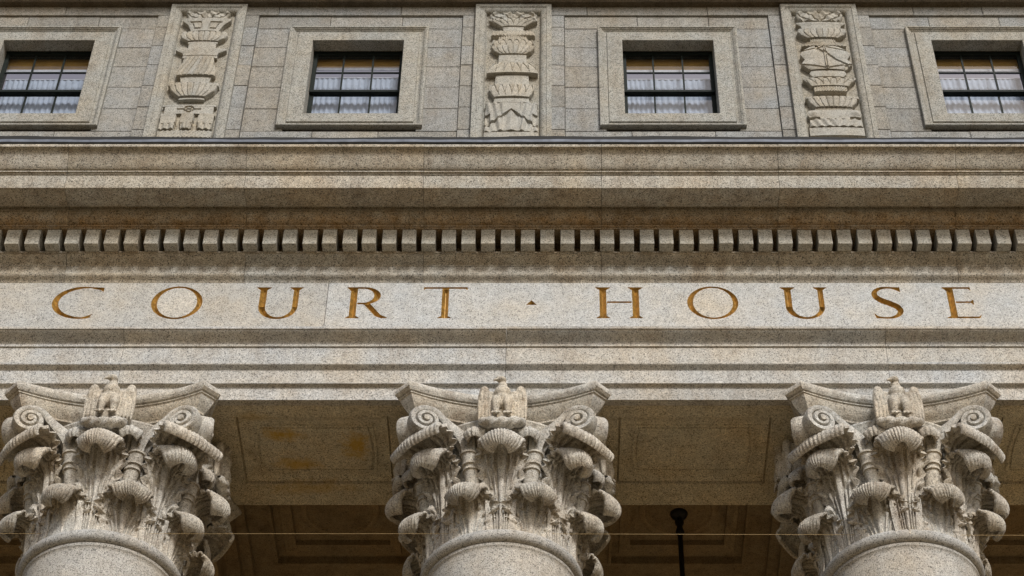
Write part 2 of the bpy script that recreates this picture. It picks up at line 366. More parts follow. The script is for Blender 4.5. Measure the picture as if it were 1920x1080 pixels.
for i in range(n + 1):
    x = -XL + 2*XL*i/n; w = .012*math.sin(x*.9+.5) + .006*math.sin(x*4.3) + random.uniform(-.003, .003)
    rows.append([(x, -1.69, 18.79), (x, -1.735, 18.80), (x, -1.745, 18.86), (x, -1.745, 18.925+w), (x, -1.70, 18.94+w), (x, -.35, 19.05)])
f.grid(rows); f.build('roof_membrane', M['bitumen'], court)

# ---- attic
WY = -.25                                                        # wall face
courses = [19.0, 20.40, 20.83, 21.27, 21.70, 22.12, 22.52, 22.92, 23.18]
WX = [-6.0, -2.0, 2.0, 6.0]
w = MB(); G = .0028
def stone(x0, x1, z0, z1, y): w.bbox(x0+G, x1-G, y + random.uniform(-.003, .003), y+.25, z0+G, z1-G, .005)
for cx in WX:
    a0, a1 = max(cx-1.52, -XL), min(cx+1.52, XL)                     # between the pilasters
    p0, p1 = cx-1.335, cx+1.335                                  # sunk panel
    for i, (z0, z1) in enumerate(zip(courses[:-1], courses[1:])):
        o = random.uniform(-.02, .02)
        stone(a0, p0, z0+o*.2, z1, WY-.03); stone(p1, a1, z0-o*.2, z1, WY-.03)
        if z1 <= 20.9 or z0 >= 22.9:
            xs = [p0] + sorted(cx + random.uniform(-.12, .12) + q for q in ((-.45, .45) if i % 2 else (-.7, .15))) + [p1]
            for q0, q1 in zip(xs[:-1], xs[1:]): stone(q0, q1, z0, z1, WY)
        else:
            stone(p0, cx-.82, z0, z1, WY); stone(cx+.82, p1, z0, z1, WY)
    xs = [a0, cx-.9+random.uniform(-.2, .2), cx+.3+random.uniform(-.2, .3), a1]
    for q0, q1 in zip(xs[:-1], xs[1:]): stone(q0, q1, 23.18, 23.40, WY-.03)
    # backing with the window opening left free
    for (x0, x1, z0, z1) in ((cx-2, cx-.70, 18.9, 23.6), (cx+.70, cx+2, 18.9, 23.6), (cx-.70, cx+.70, 18.9, 21.02), (cx-.70, cx+.70, 22.95, 23.6)):
        w.box(x0, x1, WY+.06, WY+.5, z0, z1)
w.build('attic_wall', M['wall'], court)
pr = [(-.15, 23.36), (-.37, 23.36), (-.37, 23.385)] + ease((-.375, 23.39), (-.43, 23.44), 'o', 5) + [(-.44, 23.445), (-.44, 23.47)] + ease((-.45, 23.475), (-.55, 23.6), 'r', 7) + [(-.56, 23.6), (-.80, 23.62), (-.80, 23.95), (-.15, 23.95)]
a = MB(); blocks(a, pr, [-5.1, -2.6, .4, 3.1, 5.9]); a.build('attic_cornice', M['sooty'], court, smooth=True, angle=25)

# windows
def ring(mb, cx, prof, x, z0, z1):
    """mitred frame: prof = (inset, y) pairs round a rectangle"""
    rows = [[(cx-x+e, y, z0+e*.84), (cx+x-e, y, z0+e*.84), (cx+x-e, y, z1-e*.84), (cx-x+e, y, z1-e*.84)] for e, y in prof]
    mb.grid(rows, wrap=True)
names = ['cut by the left edge', 'above the U of COURT', 'above the H of HOUSE', 'cut by the right edge']
def sash(mb, z0, z1, y, cx=0):
    X_ = .585; t = .03
    for (x0, x1, a_, b_) in ((-X_, -X_+.05, z0, z1), (X_-.05, X_, z0, z1), (-X_+.05, X_-.05, z0, z0+.038), (-X_+.05, X_-.05, z1-.038, z1)): mb.box(x0, x1, y, y+.045, a_, b_)
    zm = (z0+z1)/2
    for k in (-1, 1): mb.box(k*.19-.011, k*.19+.011, y+.008, y+.028, z0+.05, z1-.05)
    mb.box(-X_+.05, X_-.05, y+.009, y+.027, zm-.010, zm+.010)
wins = []
for k, cx in enumerate(WX):
    s = MB(); y = WY
    prof = [(0, y+.02), (0, y-.056), (.008, y-.062), (.03, y-.062), (.032, y-.054)] + [(e, yy) for yy, e in ease((y-.052, .036), (y-.022, .078), 'r', 5)] + [(.08, y-.014), (.112, y-.012), (.12, y-.032), (.309, y-.030), (.315, y-.024), (.315, y+.20)]
    ring(s, 0, prof, .903, 20.885-.0, 22.905)
    win = s.build('window', M['surround'], court, loc=(cx, 0, 0))
    win['label'] = ('stone framed attic window ' + names[k])
    u = MB(); sash(u, 21.82, 22.63, -.085); us = u.build('upper_sash', M['sash'], win)
    u = MB(); sash(u, 21.00, 21.87, -.036); ls = u.build('lower_sash', M['sash'], win)
    u = MB(); u.box(-.585, .585, -.10, .02, 22.62, 22.74); u.box(-.64, -.575, -.05, .1, 20.9, 22.7); u.box(.575, .64, -.05, .1, 20.9, 22.7); u.build('window_frame', M['sash'], win)
    u = MB(); u.add([(-.55,-.064,21.85),(.55,-.064,21.85),(.55,-.064,22.60),(-.55,-.064,22.60)], [(0,1,2,3)]); u.build('pane', M['glass'], us)
    u = MB(); u.add([(-.55,-.015,21.04),(.55,-.015,21.04),(.55,-.015,21.85),(-.55,-.015,21.85)], [(0,1,2,3)]); u.build('pane', M['glass'], ls)
    wins.append(win)
    # the lit room behind
    r = MB(); x0, x1, y0, y1, z0, z1 = -1.2, 1.2, .30, 3.2, 20.5, 23.3
    r.add([(x0,y0,z0),(x1,y0,z0),(x1,y1,z0),(x0,y1,z0),(x0,y0,z1),(x1,y0,z1),(x1,y1,z1),(x0,y1,z1)], [(0,1,2,3),(4,5,6,7),(1,2,6,5),(2,3,7,6),(3,0,4,7)])
    r.build('room', M['room'], win)
    # curtain and blind: hang inside, a thing of their own
    ct = tag(empty('curtain', (cx, 0, 21.0)), 'white net curtain and ochre blind in the window ' + names[k], 'curtain', 'net curtains in the attic windows')
    rows = []; n = 220; ph = random.uniform(0, 6); ctop = 1.31 + random.uniform(-.03, .02); hb = 1.40 + random.uniform(-.03, .03)
    for j in range(9):
        v = j/8; row = []
        for i in range(n + 1):
            x = -.56 + 1.12*i/n
            fo = math.sin(x*88 + ph + 2.2*math.sin(x*6+ph))*(.007+.004*v) + math.sin(x*27+ph*2)*.010*v
            row.append((x, .10 + fo, ctop - (ctop+.08)*v))
        rows.append(row)
    cm = MB(); cm.grid(rows); cm.build('net_panel', M['net'], ct, smooth=True)
    cm = MB(); cm.tube([(-.6, .10, ctop+.005), (.6, .10, ctop+.005)], .012); cm.build('curtain_rod', M['white'], ct)
    cm = MB(); cm.box(-.575, .575, .035, .042, hb+.045, 1.94); bl = cm.build('roller_blind', M['blind'], ct)
    cm = MB(); cm.box(-.578, .578, .030, .047, hb, hb+.045); cm.build('hem_bar', M['white'], bl)

# pilasters with carved reliefs
PX = .498; PYF = -.345
def zc(c, sc): return 23.351 - (c/sc - 7)*.01096
def motif(mb, prof, dep, pat=None, n=6, skew=0.):
    """one carved motif: prof = (z, half width) from top down, bulging towards the viewer"""
    NT = 91; zs = []; ws = []
    for (z0, w0), (z1, w1) in zip(prof[:-1], prof[1:]):
        q = max(2, int(abs(z0-z1)/.006))
        for i in range(q): zs.append(z0+(z1-z0)*i/q); ws.append(w0+(w1-w0)*i/q)
    zs.append(prof[-1][0]); ws.append(prof[-1][1]); nz = len(zs); wm = max(ws)
    t = np.linspace(-1, 1, NT)[None, :]; v = np.linspace(0, 1, nz)[:, None]; W = np.array(ws)[:, None]
    D = 1.1*dep*(.70 + .30*np.sqrt(np.clip(1-.93*t*t, 0, 1)))*(.70+.30*W/wm)
    u = t + skew*v
    if pat == 'gadroon': D = D - .016*np.exp(-(np.abs(np.sin(PI*n*u/2))/.28)**2)
    elif pat == 'petal':
        fr_ = (np.abs((u*n/2) % 1 - .5))*2; arch = 1 - (fr_)**2.2; dd = np.abs(v - (1-arch)*.8); D = D - .017*np.exp(-(dd/.09)**2)
    elif pat == 'rope': D = D + .006*np.sin(PI*n*(u + v*.25))
    elif pat == 'twist': D = D - .017*np.exp(-(np.abs(np.sin(PI*(n*t/2 + 1.6*v)))/.3)**2)
    elif pat == 'foliage':
        a = np.abs(t); D = D + .013*np.sin(9*a + 5*v*np.cos(5*a)) + .010*np.sin(17*a - 8*v) - .02*(np.sin(7*v + 13*a) > .8)
    elif pat == 'panels': D = D - .018*((np.abs(np.abs(t)-.47) < .27) & (np.abs(v-.55) < .3) & ~((np.abs(np.abs(t)-.47) < .2) & (np.abs(v-.55) < .2)))
    elif pat == 'arrow': D = D - .02*((np.abs(v-.5) < .06) & (np.abs(t) < .5)) - .02*(np.abs(np.hypot(t/.16, (v-.5)/.3)-1) < .3)
    elif pat == 'beasts':
        a = np.abs(t); tent = (v > .22 + .62*a) ; D = D - .03*tent*(1-np.clip((v-.22-.62*a)*1.5, 0, 1)) + .012*np.sin(22*a+6*v)*(a > .35) - .03*((a > .82) & (v > .42) & (v < .8)) + .010*np.cos(14*t)*tent
    elif pat == 'pots':
        a = np.abs(t); g1 = np.abs(a-.33) < .07 + .10*np.abs(v-.35); D = D - .055*g1 + .012*np.sin(26*a)*(v > .65)
    elif pat == 'shields':
        a = np.abs(t); D = D + .02*(a < .07) - .02*(np.abs(a*.55 - (v-.35)*np.sign(t)*.9 + .0) < .05) - .016*(np.abs(np.abs(v-.5)*2+a*.35-.95) < .06)
    elif pat == 'heads':
        a = np.abs(t); hd = np.hypot((a-.78)/.2, (v-.22)/.22); D = D + .03*np.clip(1-hd, 0, 1) - .05*((a > .6) & (v > .42) & (v < .55)) + .01*np.sin(20*a+9*v)*(v > .55)
    F = np.stack([W*t + 0*v, -D, np.array(zs)[:, None] + 0*t], -1)
    B = F.copy(); B[..., 1] = .02
    mb.sheet(F, B)
k_ = .00169
LISTS = [
 # left pilaster
 (4.155, -4.0, [('foliage_band', [(95,178),(150,150)], 'foliage', .075), ('panelled_dish', [(153,196),(168,190),(200,140),(250,108)], 'panels', .09), ('gadroon_bowl', [(258,178),(282,188),(305,172),(326,122)], 'gadroon', .085),
   ('fillet', [(330,118),(338,118),(342,108),(388,108)], None, .06), ('moulded_plate', [(390,200),(400,200),(422,140),(440,132)], None, .075), ('fillet', [(440,136),(456,136)], None, .06), ('fluted_urn', [(458,112),(520,130),(575,152),(603,150)], 'twist', .095),
   ('urn_foot', [(606,124),(622,116),(650,108)], None, .06), ('gadroon_bowl', [(668,196),(684,196),(688,186),(720,168),(752,118),(760,104)], 'gadroon', .095), ('fillet', [(762,98),(776,98)], None, .055),
   ('arrow_block', [(822,205),(832,205),(834,186),(888,186)], 'arrow', .065), ('pot_frieze', [(890,207),(902,207),(904,200),(1000,200)], 'pots', .075), ('plinth', [(1008,210),(1046,210),(1054,210)], 'rope', .055)]),
 # middle pilaster
 (4.0, 0.0, [('foliage_band', [(95,165),(120,185),(146,172)], 'foliage', .075), ('scalloped_dish', [(148,184),(160,184),(185,120),(200,88)], 'petal', .09), ('fillet', [(200,84),(209,84),(211,76),(244,76)], None, .06),
   ('leaf_plate', [(240,150),(268,168),(273,168),(284,110),(305,104)], 'rope', .08), ('petal_band', [(306,152),(330,158),(358,130)], 'petal', .075), ('lobed_bowl', [(358,166),(372,164),(398,140),(416,98)], 'gadroon', .09), ('pedestal_block', [(416,104),(482,106)], None, .06),
   ('lotus_dome', [(488,138),(520,170),(556,192),(567,192)], 'petal', .095), ('pedestal_block', [(570,122),(650,130)], None, .06), ('lotus_bowl', [(653,166),(690,164),(720,145),(736,128)], 'petal', .09),
   ('fillet', [(738,126),(770,134)], None, .06), ('beast_frieze', [(780,192),(790,192),(793,188),(976,196)], 'beasts', .075), ('plinth', [(982,196),(1022,198)], None, .06)]),
 # right pilaster
 (4.155, 4.0, [('foliage_band', [(95,182),(130,186),(166,160)], 'foliage', .08), ('moulded_plate', [(182,196),(190,196),(206,160),(236,150)], None, .08), ('gadroon_bowl', [(238,190),(262,196),(285,170),(304,124)], 'gadroon', .095), ('fillet', [(308,100),(332,100)], 'rope', .06),
   ('rope_plate', [(334,120),(356,176),(368,176)], 'rope', .075), ('crossed_shields', [(374,110),(405,170),(440,197),(478,166),(515,200),(548,150),(556,130)], 'shields', .09), ('fillet', [(560,128),(580,144),(590,136),(604,120)], None, .065),
   ('scalloped_bowl', [(626,205),(634,205),(660,166),(682,142)], 'petal', .09), ('rope_roll', [(686,124),(700,130),(718,124)], 'rope', .07), ('gadroon_bowl', [(772,206),(784,206),(788,192),(815,176),(842,140)], 'gadroon', .095), ('fillet', [(845,142),(862,142)], 'rope', .06),
   ('lion_pedestal', [(868,196),(900,204),(925,190),(985,200)], 'heads', .08), ('plinth', [(990,212),(1046,214)], None, .065)])]
for sc, cx, lst in LISTS:
    p = MB(); z0, z1 = 19.0, 23.36
    # slab behind, raised moulded border with a cove down to the sunk panel
    p.box(-PX, PX, -.235, 0, z0, z1)
    prof = [(0, -.24), (0, PYF+.006), (.006, PYF), (.062, PYF), (.066, PYF+.012), (.080, PYF+.012)] + [(e, yy) for yy, e in ease((PYF+.014, .084), (PYF+.088, .150), 'k', 6)] + [(.165, PYF+.092)]
    rows = [[(-PX+e, y, 20.42+e), (PX-e, y, 20.42+e), (PX-e, y, 23.345-e), (-PX+e, y, 23.345-e)] for e, y in prof]
    p.grid(rows, wrap=True); p.box(-PX+.16, PX-.16, PYF+.090, -.2, 20.57, 23.19); p.box(-PX, PX, PYF, -.2, z0, 20.415)
    po = p.build('pilaster', M['surround'], court, loc=(cx, 0, 0))
    po['label'] = {-4.0: 'carved pilaster with twisted fluted urn', 0.0: 'carved pilaster with beasts at its foot', 4.0: 'carved pilaster with crossed shields'}[cx]
    for nm, pr_, pat, dep in lst:
        mm = MB(); motif(mm, [(zc(c_, sc), min(h*k_*(4/sc if sc != 4 else 1), .335)) for c_, h in pr_], dep, pat, {'gadroon': 8, 'petal': 6, 'rope': 12, 'twist': 7}.get(pat, 6))
        mm.build(nm, M['relief'], po, loc=(0, PYF+.090, 0), smooth=True, angle=35)

# ---- soffits of the architrave, one sunk panel to each bay
so = None
for cx in WX:
    s = MB(); x0, x1, y0, y1 = -2.0, 2.0, -.70, .90
    A = (-.80, .80, -.52, .55)
    R_ = lambda e, z: [(A[0]+e, A[2]+e, SOF+z), (A[1]-e, A[2]+e, SOF+z), (A[1]-e, A[3]-e, SOF+z), (A[0]+e, A[3]-e, SOF+z)]
    s.grid([[(x0,y0,SOF),(x1,y0,SOF),(x1,y1,SOF),(x0,y1,SOF)], R_(0, 0), R_(.004, .045), R_(.018, .05), R_(.022, .02), R_(.10, .04), R_(.14, .04)], wrap=True)
    s.add(R_(.14, .04), [(0,1,2,3)])
    so = s.build('soffit', M['soffit'], court, loc=(cx if False else 0, 0, 0)); so.location = (cx, 0, 0)
    q = MB(); ys = np.linspace(-.345, .365, 15); L = []
    def outline(e):
        L = []
        for yy in ys: L.append((-.60+e - .03*(1-((yy-.01)/.355)**2), yy*(1-e*2.5)))
        R = [(-x, y) for x, y in L][::-1]
        return L + R
    rows = [[(x, y, SOF+z) for x, y in outline(e)] for e, z in ((-.02, .06), (-.018, .028), (0, .024), (.012, .028), (.014, .036), (.03, .036), (.034, .022), (.05, .020))]
    q.grid(rows, wrap=True); q.add([(x, y, SOF+.020) for x, y in outline(.05)], [tuple(range(30))])
    q.build('sunk_panel', M['soffit'], so)

# ---- portico ceiling with coffers, transverse beams, back wall
CZ = 16.80
cl = None
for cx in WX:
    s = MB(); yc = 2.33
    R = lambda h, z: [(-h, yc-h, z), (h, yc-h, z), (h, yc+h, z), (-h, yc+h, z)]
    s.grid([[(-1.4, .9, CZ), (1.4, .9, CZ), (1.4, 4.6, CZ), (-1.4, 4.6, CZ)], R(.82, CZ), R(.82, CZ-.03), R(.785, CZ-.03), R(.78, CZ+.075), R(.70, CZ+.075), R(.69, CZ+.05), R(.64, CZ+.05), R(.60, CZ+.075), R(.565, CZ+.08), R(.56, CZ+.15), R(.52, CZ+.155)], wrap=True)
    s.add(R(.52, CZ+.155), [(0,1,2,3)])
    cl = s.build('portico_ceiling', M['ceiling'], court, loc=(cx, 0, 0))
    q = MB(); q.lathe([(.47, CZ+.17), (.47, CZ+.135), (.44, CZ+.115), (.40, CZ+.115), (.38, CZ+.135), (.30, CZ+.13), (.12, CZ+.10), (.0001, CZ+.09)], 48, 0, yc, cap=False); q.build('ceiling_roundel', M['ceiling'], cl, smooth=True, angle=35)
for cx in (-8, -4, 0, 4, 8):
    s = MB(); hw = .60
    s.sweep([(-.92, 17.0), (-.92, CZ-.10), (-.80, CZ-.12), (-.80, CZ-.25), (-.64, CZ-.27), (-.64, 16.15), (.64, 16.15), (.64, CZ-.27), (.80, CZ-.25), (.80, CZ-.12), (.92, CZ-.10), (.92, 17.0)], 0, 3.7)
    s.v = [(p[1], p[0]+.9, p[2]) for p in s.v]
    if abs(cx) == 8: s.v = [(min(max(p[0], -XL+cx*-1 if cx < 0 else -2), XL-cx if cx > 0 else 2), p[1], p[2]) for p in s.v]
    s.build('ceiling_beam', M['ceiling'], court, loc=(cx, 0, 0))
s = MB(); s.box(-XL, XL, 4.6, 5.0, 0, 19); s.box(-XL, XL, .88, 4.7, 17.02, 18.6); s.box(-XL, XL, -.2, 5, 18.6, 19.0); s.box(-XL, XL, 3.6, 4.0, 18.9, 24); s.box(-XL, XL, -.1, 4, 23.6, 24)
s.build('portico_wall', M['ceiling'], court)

# ------------------------------------------------------------------ columns with eagle capitals
CB = 14.06
def leaf(r0, z0, rb, z1, Rr, Rz, a_end, wf, side=.5, droop=.08, rib=1., nfl=9, thick=.035, lobes=4, NS=150, NT=97, kexp=2.2, ser=.2, puff=.02):
    """acanthus leaf: a sheet that climbs the bell and rolls over outwards; returned as a solid facing -Y"""
    s = np.linspace(0, 1, NS)[:, None]; t = np.linspace(-1, 1, NT)[None, :]
    sb = .52                                                     # share of the length below the roll
    u = np.clip(s/sb, 0, 1); a = np.clip((s-sb)/(1-sb), 0, 1)
    th = PI - a*(PI - a_end)
    k = 1 - side*np.abs(t)**kexp
    r = np.where(s <= sb, r0 + (rb-r0)*u**1.6, rb + Rr*k*(1 + np.cos(th)))
    z = np.where(s <= sb, z0 + (z1-z0)*u, z1 + Rz*(.75+.25*k)*np.sin(th)) - droop*a*np.abs(t)**2
    w = np.interp(s, *zip(*wf)) + 0*t
    sw = (lobes*np.clip(s/.8, 0, 1)*1.6) % 1.0; lob = np.where(sw < .7, sw/.7, (1-sw)/.3)
    w = w*(1 + ser*(lob - .6)*np.abs(t)**3*(s < .8)*np.clip((s-.18)*6, 0, 1))
    # tip: rounded
    x = w*t
    r = r + .045*np.abs(t)**3*(1-a)*u**2 + .012*np.sin(PI*lobes*2*s)*np.abs(t)**4*(1-a)
    ph = x/np.maximum(r, .3)*np.where(s <= sb, 1, 1)
    P = np.stack([r*np.sin(ph), -r*np.cos(ph), z + 0*t], -1)
    def normals(P):
        du = np.gradient(P, axis=0); dv = np.gradient(P, axis=1); n_ = np.cross(dv, du); return n_/(np.linalg.norm(n_, axis=-1, keepdims=True)+1e-9)
    N = normals(P); at = np.abs(t)
    body = np.clip(1.25 - a*1.6, 0, 1)
    spread = at*(1.0 - .35*u)                                     # grooves fan outwards with height
    disp = -.085*rib*(np.exp(-((spread-.15)/.03)**2) + .9*np.exp(-((spread-.31)/.03)**2) + .7*np.exp(-((spread-.47)/.033)**2))*body*np.clip(u*3, .3, 1)
    disp = disp + .014*rib*np.exp(-((at)/.09)**2)*body
    lobdir = np.sin(PI*lobes*2*np.clip(s/.8, 0, 1) - 4.5*at)      # leaflets along the sides
    disp = disp + .022*rib*np.clip((s-.12)*5, .15, 1)*lobdir*np.clip((at-.4)*2.4, 0, 1)*body
    for (hs, ht, hd) in ((.20, .62, .05), (.29, .80, .06), (.30, .50, .05), (.37, .68, .09), (.42, .36, .07), (.46, .62, .10), (.52, .46, .09), (.50, .82, .08), (.58, .66, .07), (.60, .25, .05)):  # drilled eyes between the leaflets
        disp = disp - 1.25*hd*rib*np.exp(-((s-hs - .03*(at-ht))/.017)**2 - ((at-ht)/.075)**2)
    tipw = np.clip((a-.25)*2.2, 0, 1)
    # on the roll the visible side is the back of the leaf: flute it
    fl = np.abs(np.cos(PI*nfl*t/2))**.7
    backd = tipw*(.013*fl - .0065)*(1 + .6*np.sin(5*t+2))
    puff = puff*np.sin(PI*np.clip((a-.2)/.8, 0, 1))
    F = P + N*disp[..., None]
    th_ = thick*(.55 + .45*np.cos(PI/2*at**4))
    B = P - N*(th_ + backd + puff)[..., None]
    mb = MB(); mb.sheet(F, B); return mb
LOW = leaf(.775, CB-.03, .815, CB+.395, .118, .09, math.radians(-36), [(0,.17),(.2,.22),(.36,.285),(.48,.30),(.56,.275),(.64,.22),(.80,.19),(.92,.155),(.97,.12),(1,.06)], side=.42, droop=.025, thick=.026, lobes=6, ser=.26, nfl=15)
UPP = leaf(.79, CB-.02, .865, CB+.925, .152, .11, math.radians(-36), [(0,.13),(.25,.16),(.38,.22),(.48,.265),(.56,.26),(.64,.23),(.80,.205),(.92,.17),(.97,.13),(1,.07)], side=.42, droop=.03, lobes=7, thick=.028, ser=.26, nfl=15)
COR = leaf(.83, CB+.82, .97, CB+1.085, .155, .085, math.radians(-30), [(0,.09),(.25,.14),(.45,.25),(.6,.33),(.9,.36),(1,.34)], side=.06, droop=-.02, rib=.8, nfl=15, lobes=5, kexp=1.3, thick=.03, ser=.18, puff=.018)
INN = leaf(.83, CB+.86, .90, CB+1.12, .07, .06, math.radians(-30), [(0,.05),(.3,.09),(.52,.12),(.8,.11),(1,.07)], side=.4, droop=.03, rib=.6, nfl=5, thick=.025, lobes=3, NS=48, NT=33)

def bellr(z): return np.interp(z, [CB-.2, CB, CB+.9, CB+1.2, CB+1.33], [.76, .77, .80, .86, .93])
def abacus():
    mb = MB(); rows = []
    for d_, z in [(.10, SOF-.002), (.03, SOF-.006), (.008, SOF-.03), (0, SOF-.06), (.006, SOF-.09), (.03, SOF-.118), (.05, SOF-.124), (.05, SOF-.14), (.066, SOF-.146), (.078, SOF-.18), (.10, SOF-.22), (.13, SOF-.255), (.16, SOF-.285), (.165, SOF-.305)]:
        R_ = []
        for q in range(4):
            A_ = 1.114 - d_; c_ = .957 - d_*.45; m_ = .875 - d_
            for i in range(29):
                u = -1 + 2*i/28
                x = c_*u; y = -(m_ + (A_-m_)*abs(u)**1.9)
                ca, sa = math.cos(q*PI/2), math.sin(q*PI/2); R_.append((x*ca - y*sa, x*sa + y*ca, z))
        rows.append(R_)
    o = len(mb.v); mb.grid(rows, wrap=True); n_ = len(rows[0]); k = (len(rows)-1)*n_
    mb.f.append(tuple(range(n_))); mb.f.append(tuple(k+i for i in range(n_))); return mb
def ribbon(path, nrm, wid, thk):
    """band swept along a path lying in a vertical plane with normal nrm"""
    mb = MB(); nrm = Vector(nrm).normalized(); rows = []; n = len(path)
    for i, p in enumerate(path):
        p = Vector(p); t = (Vector(path[min(i+1, n-1)]) - Vector(path[max(i-1, 0)])).normalized(); b_ = nrm.cross(t)
        w_, h_ = wid[i]/2, thk[i]/2
        sec = [(-w_, -h_*.6), (-w_, h_*.6), (-w_*.8, h_), (-w_*.35, h_*.72), (w_*.35, h_*.72), (w_*.8, h_), (w_, h_*.6), (w_, -h_*.6), (w_*.7, -h_), (-w_*.7, -h_)]
        rows.append([tuple(p + nrm*a_ + b_*c_) for a_, c_ in sec])
    mb.grid(rows, wrap=True); k = (n-1)*10; mb.f.append(tuple(range(10))); mb.f.append(tuple(k+i for i in range(10))); return mb
def volute(start, cen, zs, zc_, R0, turns, wid0, thk0):
    """stem rising from the bell then winding into a spiral; seen on the front face"""
    a = Vector(start); c_ = Vector((cen[0], cen[1], start[2])); d_ = (c_-a); L = d_.length; d_ = d_.normalized(); nrm = Vector((0,0,1)).cross(d_)
    pth = []; n1, n2 = 26, 90
    th0 = PI*.80                                                  # spiral begins on its inner upper side
    sp0 = (L + R0*math.cos(th0), zc_ + R0*math.sin(th0))
    tan = (-math.sin(th0)*-1, math.cos(th0)*-1)
    for i in range(n1):
        u = i/n1; P0 = (0, zs); P1 = (L*.05, zs + (sp0[1]-zs)*.55); P2 = (sp0[0]-tan[0]*.16, sp0[1]-tan[1]*.16)
        B_ = [(1-u)**3*P0[k] + 3*u*(1-u)**2*P1[k] + 3*u*u*(1-u)*P2[k] + u**3*sp0[k] for k in (0, 1)]
        pth.append(tuple(a + d_*B_[0] + Vector((0,0,B_[1]-a.z))))
    for i in range(n2 + 1):
        u = i/n2; th = th0 - u*turns*2*PI; R = R0*(1-.86*u**.85)
        pth.append(tuple(a + d_*(L + R*math.cos(th)) + Vector((0,0,zc_ + R*math.sin(th)-a.z))))
    N_ = len(pth); wid = [wid0*(.55 + .45*min(1, i/n1)) for i in range(N_)]
    wid = [w_*(1 + .25*max(0, (i-n1)/n2)) for i, w_ in enumerate(wid)]
    thk = [thk0*(2.4 - 1.4*min(1, i/n1))*(1 - .45*max(0, (i-n1)/n2)) for i in range(N_)]
    mb = ribbon(pth, nrm, wid, thk)
    cc = a + d_*L; cc.z = zc_                                     # core disc and the eye
    rows = []
    for w_, rr in ((-wid0*.36, .001), (-wid0*.36, R0*.78), (wid0*.36, R0*.78), (wid0*.36, .001)):
        rows.append([tuple(cc + nrm*w_ + d_*(rr*math.cos(2*PI*j/40)) + Vector((0,0,rr*math.sin(2*PI*j/40)))) for j in range(40)])
    mb.grid(rows, wrap=True); mb.ell(tuple(cc), (R0*.2, R0*.2, R0*.2))
    mb.tube([tuple(cc - nrm*wid0*.66), tuple(cc + nrm*wid0*.66)], R0*.17, 14)
    return mb
def eagle_mesh():
    mb = MB(); Y0 = -1.03
    mb.ell((0, Y0-.02, .30), (.095, .085, .155)); mb.ell((0, Y0-.045, .37), (.088, .075, .085)); mb.ell((0, Y0-.03, .455), (.052, .055, .075))
    mb.ell((-.006, Y0-.05, .535), (.045, .055, .042)); mb.ell((-.036, Y0-.065, .532), (.036, .024, .022)); mb.tube([(-.05, Y0-.07, .533), (-.082, Y0-.075, .524), (-.095, Y0-.076, .500)], [.018, .013, .005])
    mb.box(-.06, .0, Y0-.09, Y0-.02, .553, .562)
    for sx in (-1, 1):
        mb.ell((sx*.185, Y0-.0, .40), (.055, .05, .095)); mb.ell((sx*.13, Y0, .36), (.08, .045, .06)); mb.ell((sx*.15, Y0+.02, .24), (.085, .04, .21))
        for q in range(6):                                         # long flight feathers
            x = sx*(.235 - q*.036); mb.ell((x + sx*.0, Y0 - .005 - .004*q, .205 - .003*q), (.020, .034, .205-.006*q))
        for q in range(4):                                         # coverts
            mb.ell((sx*(.215-q*.04), Y0-.018, .335 - .015*q), (.022, .036, .075))
        mb.tube([(sx*.05, Y0-.055, .27), (sx*.06, Y0-.085, .17), (sx*.06, Y0-.08, .075), (sx*.06, Y0-.075, .05)], [.058, .046, .028, .02], 12)
        for q in (-1, 0, 1):
            mb.tube([(sx*.06+q*.012, Y0-.075, .055), (sx*.06+q*.034, Y0-.115, .045), (sx*.06+q*.042, Y0-.135, .012)], [.015, .016, .008], 8)
    mb.box(-.21, .21, Y0+.02, Y0+.14, .02, .44)
    mb.ell((0, Y0, .09), (.07, .04, .12))                          # tail
    return remesh(mb, .0075, 2)
EAG = eagle_mesh()
pm = MB(); rows = []
for i in range(41):                                               # twisted perch under the talons
    x = -.24 + .48*i/40; e = max(0, 1-(abs(x)/.245)**4)**.5
    rows.append([(x, -1.05 - .03*e + .066*e*math.cos(2*PI*j/20)*(1+.14*math.sin(3*2*PI*j/20 + x*55)), CB+1.185 + .03*abs(x/.24)**2 + .058*e*math.sin(2*PI*j/20)*(1+.14*math.sin(3*2*PI*j/20 + x*55))) for j in range(20)])
pm.grid(rows, wrap=True); pm.box(-.15, .15, -1.0, -.82, CB+1.17, CB+1.22)

col = tag(empty('column', (0, 0, 0)), 'granite column', 'column', 'eagle columns carrying the inscription', 'thing')
s = MB(); s.lathe([(1.05, 0), (1.05, .3), (.98, .32), (1.0, .42), (.98, .5), (.89, .55)] + [(.89 - .145*(q/20)**1.7, .6 + 13.22*q/20) for q in range(21)] + [(.748, 13.90), (.752, 13.93), (.765, 13.945), (.765, 13.978), (.75, 13.983)], 96)
s.build('shaft', M['column'], col, smooth=True, angle=40)
s = MB(); s.lathe([(.70, 13.985)] + [(.752 + .068*math.sin(PI*q/14), 14.058 - .072*math.cos(PI*q/14)) for q in range(15)] + [(.70, 14.135)], 96); s.build('astragal', M['column'], col, smooth=True, angle=40)
s = MB(); s.lathe([(float(bellr(z)), z) for z in np.linspace(CB-.02, CB+1.33, 30)] + [(.935, CB+1.345), (.945, CB+1.36), (.94, CB+1.385), (.90, CB+1.392), (.74, CB+1.39), (.72, CB+1.48)], 72)
cap = s.build('capital', M['capital'], col, smooth=True, angle=40)
abacus().build('abacus', M['capital'], cap, smooth=True, angle=28)
def around(mb, name, angs, me=None):
    first = None
    for a_ in angs:
        if first is None: first = (obj_from(me, name, M['capital'], cap) if me else mb.build(name, M['capital'], cap, smooth=True, angle=55)); first.rotation_euler = (0, 0, a_)
        else: dup(first, rz=a_ + random.uniform(-.02, .02))
